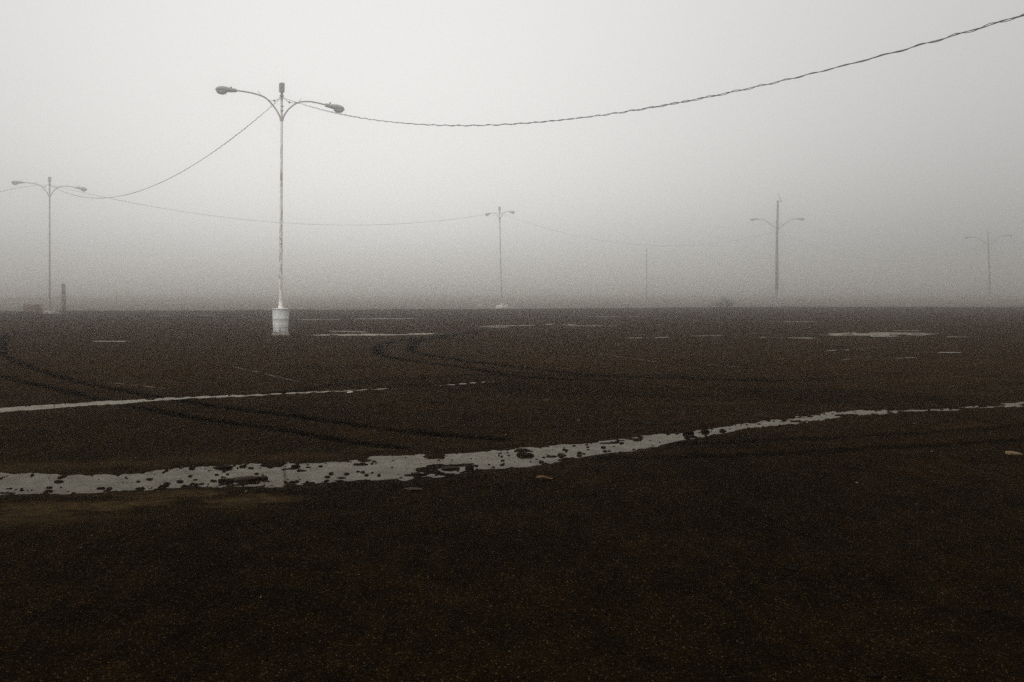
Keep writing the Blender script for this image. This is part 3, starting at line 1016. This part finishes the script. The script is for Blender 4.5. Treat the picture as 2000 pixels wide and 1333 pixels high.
# pallets
def pallet(name, loc, rz):
    o = empty(name, loc, rz)
    for y in (-0.42, 0, 0.42):
        build('stringer', [box((0, y, 0.07), (1.08, 0.05, 0.09))], M['redwood'], o, smooth=False)
    for k in range(6):
        x = -0.48 + k * 0.192
        build('deck_board', [box((x, 0, 0.127), (0.12, 0.92, 0.022))], M['redwood'], o, smooth=False)
        if k % 2 == 0:
            build('bottom_board', [box((x, 0, 0.013), (0.12, 0.92, 0.022))], M['redwood'], o, smooth=False)
    for y in (-0.465, 0.465):
        build('side_board', [box((0, y, 0.07), (1.08, 0.02, 0.07))], M['redwood'], o, smooth=False)
    return o


b = np.array(at(64, 80))
for k, lab in enumerate(('lowest reddish pallet of the small stack', 'middle reddish pallet of the small stack', 'third reddish pallet up, just under the topmost', 'topmost reddish pallet of the small stack')):
    q = pallet('pallet', (b[0] + (0.0, 0.03, -0.04, 0.02)[k], b[1], b[2] + 0.02 + k * 0.139), R((2, -3, 4, -2)[k]))
    tag(q, lab, 'pallet', 'stacked pallets')

# white drums far away along the edge of the lot
def far_drum(px, d, h, lab, w=0.42, mat='concrete'):
    o = empty('drum', at(px, d)); tag(o, lab, 'drum', 'white drums far off in the fog')
    r = w / 2
    build('body', [lathe([(r * 0.88, 0), (r * 0.9, 0.02), (r * 0.95, h * 0.5), (r * 1.0, h * 0.95)], 24)], M[mat], o)
    build('rim', [lathe([(r * 1.0, h * 0.93), (r * 1.07, h * 0.95), (r * 1.07, h * 0.985), (r * 1.0, h)], 24)], M[mat], o)


far_drum(1182, 99, 0.62, 'small white drum between the mound and the bare pole')
far_drum(1299, 103, 0.72, 'white drum just beyond the bare pole')
far_drum(1387, 102, 0.72, 'white drum beside the dark shrub')
far_drum(1562, 108, 0.66, 'pale drum beside the thick timber post', 0.62)
far_drum(1578, 109, 0.60, 'second pale drum beside the thick timber post', 0.7, 'concrete')
far_drum(1700, 112, 0.55, 'lone pale drum between the two timber posts', 0.5, 'concrete')

# dirt mound
def mound(px, d, sx, sy, h, lab):
    c = at(px, d)
    N = 36
    V, F = [], []
    for j in range(N + 1):
        for i in range(N + 1):
            u, v = -1 + 2 * i / N, -1 + 2 * j / N
            r = math.hypot(u, v)
            k = max(0.0, 1 - r * r) ** 0.62
            peak = 0.5 + 0.5 * math.exp(-((u - 0.12) / 0.62) ** 2)
            nz = float(fbm(np.array([u * 3.1 + 5]), np.array([v * 3.1]), 71, 3)[0]) - 0.5
            V.append((u * sx / 2, v * sy / 2, h * k * peak * (1 + 0.5 * nz) - 0.03))
    for j in range(N):
        for i in range(N):
            a = j * (N + 1) + i
            F.append((a, a + 1, a + N + 2, a + N + 1))
    o = build('dirt_mound', [(V, F)], M['dirt'])
    o.location = c
    tag(o, lab, 'mound')


mound(951, 95, 2.7, 2.4, 0.98, 'dark rounded dirt mound beside the faint lamp post')


def tuft_geom(n, rad, h, leaf, rr, spread=0.6, squash=0.5):
    """leaf blades rising from the ground"""
    V, F = [], []
    for _ in range(n):
        a = rr.uniform(0, 6.283); r = rad * math.sqrt(rr.random())
        x, y = r * math.cos(a), r * math.sin(a) * squash
        b = rr.uniform(0, 6.283); l = h * rr.uniform(0.4, 1.0)
        ox, oy = spread * l * math.cos(b) * rr.random(), spread * l * math.sin(b) * rr.random()
        wx, wy = -math.sin(b) * leaf, math.cos(b) * leaf
        o = len(V)
        V += [(x - wx, y - wy, -0.01), (x + wx, y + wy, -0.01), (x + ox * .5 + wx * .8, y + oy * .5 + wy * .8, l * .6), (x + ox * .5 - wx * .8, y + oy * .5 - wy * .8, l * .6), (x + ox, y + oy, l)]
        F += [(o, o + 1, o + 2, o + 3), (o + 3, o + 2, o + 4)]
    return V, F


rr = random.Random(4)


def shrub(px, d, sx, h, lab):
    o = empty('shrub', at(px, d)); tag(o, lab, 'shrub')
    V, F = [], []
    blobs = [(rr.uniform(-0.7, 0.7), rr.uniform(-0.5, 0.5), rr.uniform(0.3, 0.75)) for _ in range(14)] + [(0.15, 0, 0.8)]
    for bx, by, bz in blobs:
        for _ in range(150):
            p = np.array((bx * sx / 2, by * sx / 2, bz * h * (1 - 0.5 * abs(bx)))) + np.array([rr.gauss(0, 1) for _ in range(3)]) * np.array((0.16 * sx / 2, 0.2, 0.13 * h))
            if p[2] < 0.02:
                continue
            a, bb = np.array([rr.uniform(-1, 1) for _ in range(3)]), np.array([rr.uniform(-1, 1) for _ in range(3)])
            a *= 0.06; bb *= 0.035
            k = len(V)
            V += [p - a, p + bb, p + a, p - bb]
            F.append((k, k + 1, k + 2, k + 3))
    build('foliage', [(V, F)], M['shrub'], o, smooth=False)
    for bx, by, bz in blobs[:8]:
        build('stem', [tube([(bx * 0.2, by * 0.2, 0), (bx * sx * 0.3, by * 0.4, bz * h * 0.5), (bx * sx / 2, by * sx / 2, bz * h * (1 - 0.5 * abs(bx)))], [0.03, 0.02, 0.008], 6)], M['wood'], o)


shrub(1412, 97, 2.5, 1.05, 'dark low shrub in the fog by the white drum')

# weeds round the first footing and two tufts far right
for k in range(9):
    x = p1[0] + (-0.95 + 0.24 * k) * 0.95
    y = p1[1] - 0.42 + 0.1 * math.sin(k * 2.1)
    t = build('weed_tuft', [tuft_geom(70, 0.20, 0.10, 0.006, rr, 1.2)], M['weed'], smooth=False)
    t.location = (x, y, gz((x, y)))
    tag(t, 'low dry brown weed tuft at the foot of the drum', 'weed', 'weeds round the drum')
for px, py, lab in ((1641, 679, 'olive weed tuft on the lot, the darker farther one'), (1668, 686, 'olive weed tuft on the lot, the paler nearer one')):
    q = gp(px, py)
    t = build('weed_tuft', [tuft_geom(160, 0.12, 0.11, 0.006, rr, 1.0, 0.8)], M['greenweed' if px < 1650 else 'weed'], smooth=False)
    t.location = (q[0], q[1], gz(q))
    tag(t, lab, 'weed', 'weeds on the open lot')

# ------------------------------------------------------------------ stones
def stone_mesh(seed, flat=1.0):
    r_ = random.Random(seed)
    S, Rn = 12, 7
    V, F = [], []
    planes = [np.array([r_.gauss(0, 1), r_.gauss(0, 1), r_.gauss(0, 0.8)]) for _ in range(11)]
    planes = [p / np.linalg.norm(p) for p in planes]
    offs = [r_.uniform(0.62, 0.95) for _ in planes]
    for i in range(Rn + 1):
        ph = math.pi * i / Rn
        for k in range(S):
            th = 2 * math.pi * (k + 0.5 * (i % 2)) / S
            v = np.array((math.sin(ph) * math.cos(th), math.sin(ph) * math.sin(th), math.cos(ph)))
            m_ = 1.0
            for pl, of in zip(planes, offs):
                dd = v @ pl
                if dd > 1e-3:
                    m_ = min(m_, of / dd)
            V.append(v * m_ * (1 + r_.uniform(-0.02, 0.02)))
    for i in range(Rn):
        for k in range(S):
            F.append((i * S + k, (i + 1) * S + k, (i + 1) * S + (k + 1) % S, i * S + (k + 1) % S))
    me_ = mesh_from('stone', V, F, True)
    me_.set_sharp_from_angle(angle=R(30))
    return me_


STONES = [stone_mesh(s) for s in range(8)]
SM = {}


def stone(px, py, wpx, hpx, mat, label, group=None, name='stone', seed=0, z=None, cat='stone'):
    q = gp(px, py + hpx * 0.4)
    d = q[1]
    w = wpx * d / FPX
    h = max(hpx * d / FPX * 0.85, 0.012)
    key = (seed % 8, mat)
    if key not in SM:
        m_ = STONES[seed % 8].copy(); m_.materials.append(M[mat]); SM[key] = m_
    o = bpy.data.objects.new(name, SM[key])
    COL.objects.link(o)
    zz = gz(q) if z is None else z
    o.location = (q[0], q[1] + w * 0.15, zz + h * 0.18)
    o.scale = (w * 0.56, w * 0.42, h * 0.62)
    o.rotation_euler = (R(6 * math.sin(seed)), R(5 * math.cos(seed * 1.7)), R((seed * 47) % 40 - 20))
    tag(o, label, cat, group)
    return o


stone(1026, 884, 34, 11, 'rock', 'flat dark slab stone lying in the long puddle', seed=1, z=WATER_Z)
stone(917, 910, 17, 13, 'rock', 'blocky dark stone at the near edge of the long puddle', seed=2, z=WATER_Z)
stone(880, 911, 36, 7, 'mud', 'flat brown mud clod beside the blocky dark stone', None, 'mud_clod', 3, WATER_Z, 'clod')
stone(440, 934, 30, 11, 'rock', 'dark lump at the end of the mud bank in the puddle', None, 'mud_clod', 4, WATER_Z, 'clod')
stone(478, 931, 66, 10, 'mud', 'long brown mud bank surrounded by puddle water', None, 'mud_clod', 5, WATER_Z, 'clod')
stone(510, 929, 26, 10, 'mud', 'brown hump at the tail of the long mud bank', None, 'mud_clod', 6, WATER_Z, 'clod')
stone(433, 909, 40, 8, 'rock', 'dark elongated stone on the far rim of the long puddle', seed=6, z=WATER_Z)
stone(1097, 885, 19, 6, 'mud', 'small brown clod in the puddle beyond the slab stone', None, 'mud_clod', 7, WATER_Z, 'clod')
stone(812, 922, 18, 8, 'mud', 'round brown clod in the puddle before the mud clod', None, 'mud_clod', 2, WATER_Z, 'clod')
stone(577, 907, 18, 7, 'rock', 'dark stone in the puddle past the mud bank', seed=3, z=WATER_Z)
stone(1981, 885, 34, 9, 'tanrock', 'pale tan flat stone on the dry grit', seed=0)
stone(808, 955, 34, 8, 'greyrock', 'grey flat stone on the near bank of the puddle', seed=4)
for i, (px, py, w, h) in enumerate(((1345, 842, 22, 11), (1378, 839, 17, 9), (1411, 837, 12, 8))):
    stone(px, py, w, h, 'rock', ('largest of three dark stones where the puddle narrows', 'middle of three dark stones where the puddle narrows', 'smallest of three dark stones where the puddle narrows')[i], 'stones where the puddle narrows', seed=i + 3, z=WATER_Z)
for i, (px, py, w, h) in enumerate(((1435, 981, 14, 6), (1340, 1154, 15, 9), (1445, 1188, 14, 7), (1928, 1190, 20, 11), (1709, 1317, 26, 13), (1663, 1084, 12, 6), (1940, 918, 13, 5), (1545, 1112, 26, 6), (1120, 1098, 10, 6), (955, 1237, 10, 7))):
    stone(px, py, w, h, 'rock', 'small black stone on the near grit', 'black stones on the near grit', seed=i)
for i, (px, py) in enumerate(((988, 849), (732, 840), (865, 832), (938, 831), (1100, 817), (1130, 821), (1175, 818), (1462, 849), (1300, 806), (770, 972), (1674, 942), (1712, 958), (430, 1018), (158, 1070), (1790, 984), (480, 962), (265, 958), (1125, 760), (975, 803), (1365, 805), (1820, 882))):
    stone(px, py, 4 + (i * 7) % 4, 2.6, 'greyrock' if i % 5 else 'tanrock', 'tiny pale pebble on the dark lot', 'pale pebbles on the lot', 'pebble', i, None, 'pebble')
stone(684, 766, 13, 3.5, 'scrap', 'small white scrap beside the thin second puddle', None, 'paper_scrap', 5, None, 'litter')
stone(1067, 782, 12, 3, 'greyrock', 'grey chip between the two puddles', None, 'pebble', 2, None, 'pebble')
# small stones standing in the long puddle
P, W, T = CH[0]
rs = random.Random(12)
for i in range(240):
    k = rs.uniform(2.2, 23.5)
    i0 = int(k); f = k - i0
    c = P[i0] * (1 - f) + P[i0 + 1] * f
    w = W[i0] * (1 - f) + W[i0 + 1] * f
    nn = np.array((-T[i0][1], T[i0][0]))
    q = c + nn * w * rs.uniform(-1.0, 1.0)
    s = 0.005 + 0.022 * rs.random() ** 3.0
    key = (i % 8, 'rock')
    if key not in SM:
        m_ = STONES[i % 8].copy(); m_.materials.append(M['rock']); SM[key] = m_
    o = bpy.data.objects.new('stone', SM[key])
    COL.objects.link(o)
    o.location = (q[0], q[1], max(WATER_Z, gz(q)) + s * 0.1)
    o.scale = (s * rs.uniform(0.9, 1.7), s, s * rs.uniform(0.35, 0.6))
    o.rotation_euler = (0, 0, rs.uniform(0, 6.28))
    tag(o, 'small dark stone poking out of the long puddle', 'stone', 'small stones in the long puddle')

# dead leaf
q = gp(1063, 938)
V, F = [], []
n = 10
for i in range(n + 1):
    t = i / n
    wv = 0.035 * math.sin(math.pi * t) ** 0.7 * (1 + 0.25 * math.sin(9 * t)) + 0.001
    zc = 0.012 + 0.012 * math.sin(math.pi * t * 1.5)
    V += [(0.15 * (t - .5), -wv, zc + 0.01), (0.15 * (t - .5), 0, zc), (0.15 * (t - .5), wv, zc + 0.014)]
for i in range(n):
    for j in range(2):
        F.append((i * 3 + j, i * 3 + 3 + j, i * 3 + 4 + j, i * 3 + 1 + j))
lf = build('dead_leaf', [(V, F)], M['leaf'])
lf.location = (q[0], q[1], gz(q) + 0.002); lf.rotation_euler = (0, 0, 0.25)
tag(lf, 'orange brown dead leaf on the bank near the slab stone', 'leaf')

# ------------------------------------------------------------------ loose grit in front
NP = 52000
yy = 1.5 + (9.5 - 1.5) * rng.random(NP) ** 1.25
xx = (rng.random(NP) * 2 - 1) * (0.55 * yy + 0.9)
sz = 0.0014 + 0.0026 * rng.random(NP) ** 2.5 + 0.008 * (rng.random(NP) > 0.985) * rng.random(NP)
NF = 15000
yq = 8.0 + 32.0 * rng.random(NF) ** 1.3
yy = np.concatenate([yy, yq]); xx = np.concatenate([xx, (rng.random(NF) * 2 - 1) * (0.55 * yq + 1.0)])
sz = np.concatenate([sz, 0.003 + 0.009 * rng.random(NF) ** 2.0 * np.clip(yq / 20, 0.5, 1.3)])
NP += NF
zz = ground_z(xx, yy)
keep = zz > WATER_Z - 0.002
xx, yy, sz, zz = xx[keep], yy[keep], sz[keep], zz[keep]
NP = len(xx)
octv = np.array([(1, 0, 0), (0, 1, 0), (-1, 0, 0), (0, -1, 0), (0, 0, 1), (0, 0, -1)], float)
octf = np.array([(0, 1, 4), (1, 2, 4), (2, 3, 4), (3, 0, 4), (1, 0, 5), (2, 1, 5), (3, 2, 5), (0, 3, 5)])
jit = 1 + 0.45 * (rng.random((NP, 6)) - 0.5)
th = rng.random(NP) * 6.283
bx = octv[None] * jit[:, :, None]
c, s = np.cos(th)[:, None], np.sin(th)[:, None]
vx = (bx[..., 0] * c - bx[..., 1] * s * 0.8); vy = (bx[..., 0] * s + bx[..., 1] * c * 0.8); vz = bx[..., 2] * 0.65
tl = (rng.random(NP) - 0.5)[:, None] * 0.8
vz = vz + vx * tl
co = np.stack([xx[:, None] + vx * sz[:, None], yy[:, None] + vy * sz[:, None], zz[:, None] + vz * sz[:, None] + 0.0015], -1).reshape(-1, 3)
fa = (octf[None] + (np.arange(NP) * 6)[:, None, None]).reshape(-1, 3).astype(np.int32)
me = bpy.data.meshes.new('gravel')
me.vertices.add(len(co)); me.vertices.foreach_set('co', co.astype(np.float32).ravel())
me.loops.add(len(fa) * 3); me.loops.foreach_set('vertex_index', fa.ravel())
me.polygons.add(len(fa)); me.polygons.foreach_set('loop_start', np.arange(0, len(fa) * 3, 3, dtype=np.int32))
me.update(calc_edges=True)
a = me.attributes.new('shade', 'FLOAT', 'POINT')
a.data.foreach_set('value', np.repeat(rng.random(NP), 6).astype(np.float32))
gm_, nt, bs, _ = material('loose grit')
f = node(nt, 'ShaderNodeAttribute', attribute_name='shade').outputs['Fac']
nt.links.new(ramp(nt, f, [(0.0, (0.0010, 0.0006, 0.0003)), (0.5, (0.0045, 0.0026, 0.0009)), (0.85, (0.011, 0.0068, 0.0025)), (0.975, (0.026, 0.0175, 0.007)), (1.0, (0.12, 0.095, 0.055))]), bs.inputs['Base Color'])
bs.inputs['Roughness'].default_value = 0.75
bs.inputs['Specular IOR Level'].default_value = 0.01
me.materials.append(gm_)
gv = bpy.data.objects.new('gravel', me)
COL.objects.link(gv)
tag(gv, 'loose tan and dark grit strewn over the near asphalt', 'gravel', None, 'stuff')

# ------------------------------------------------------------------ the fog
FOG_DENSITY, FOG_G, FOG_TOP = 0.0102, 0.983, 12.5
hm = bpy.data.materials.new('fog')
hm.use_nodes = True
nt = hm.node_tree
nt.nodes.clear()
out = nt.nodes.new('ShaderNodeOutputMaterial')
pv = nt.nodes.new('ShaderNodeVolumePrincipled')
pv.inputs['Color'].default_value = (0.993, 0.988, 0.979, 1)
pv.inputs['Density'].default_value = FOG_DENSITY
pv.inputs['Anisotropy'].default_value = FOG_G
pv.inputs['Density Attribute'].default_value = ''
nt.links.new(pv.outputs[0], out.inputs['Volume'])
hz = build('haze', [box((0, 0, (FOG_TOP - 1.2) / 2), (1840, 1840, FOG_TOP + 1.2))], hm, smooth=False)
hz['kind'] = 'stuff'
hz['label'] = 'thick pale grey fog over the whole lot'
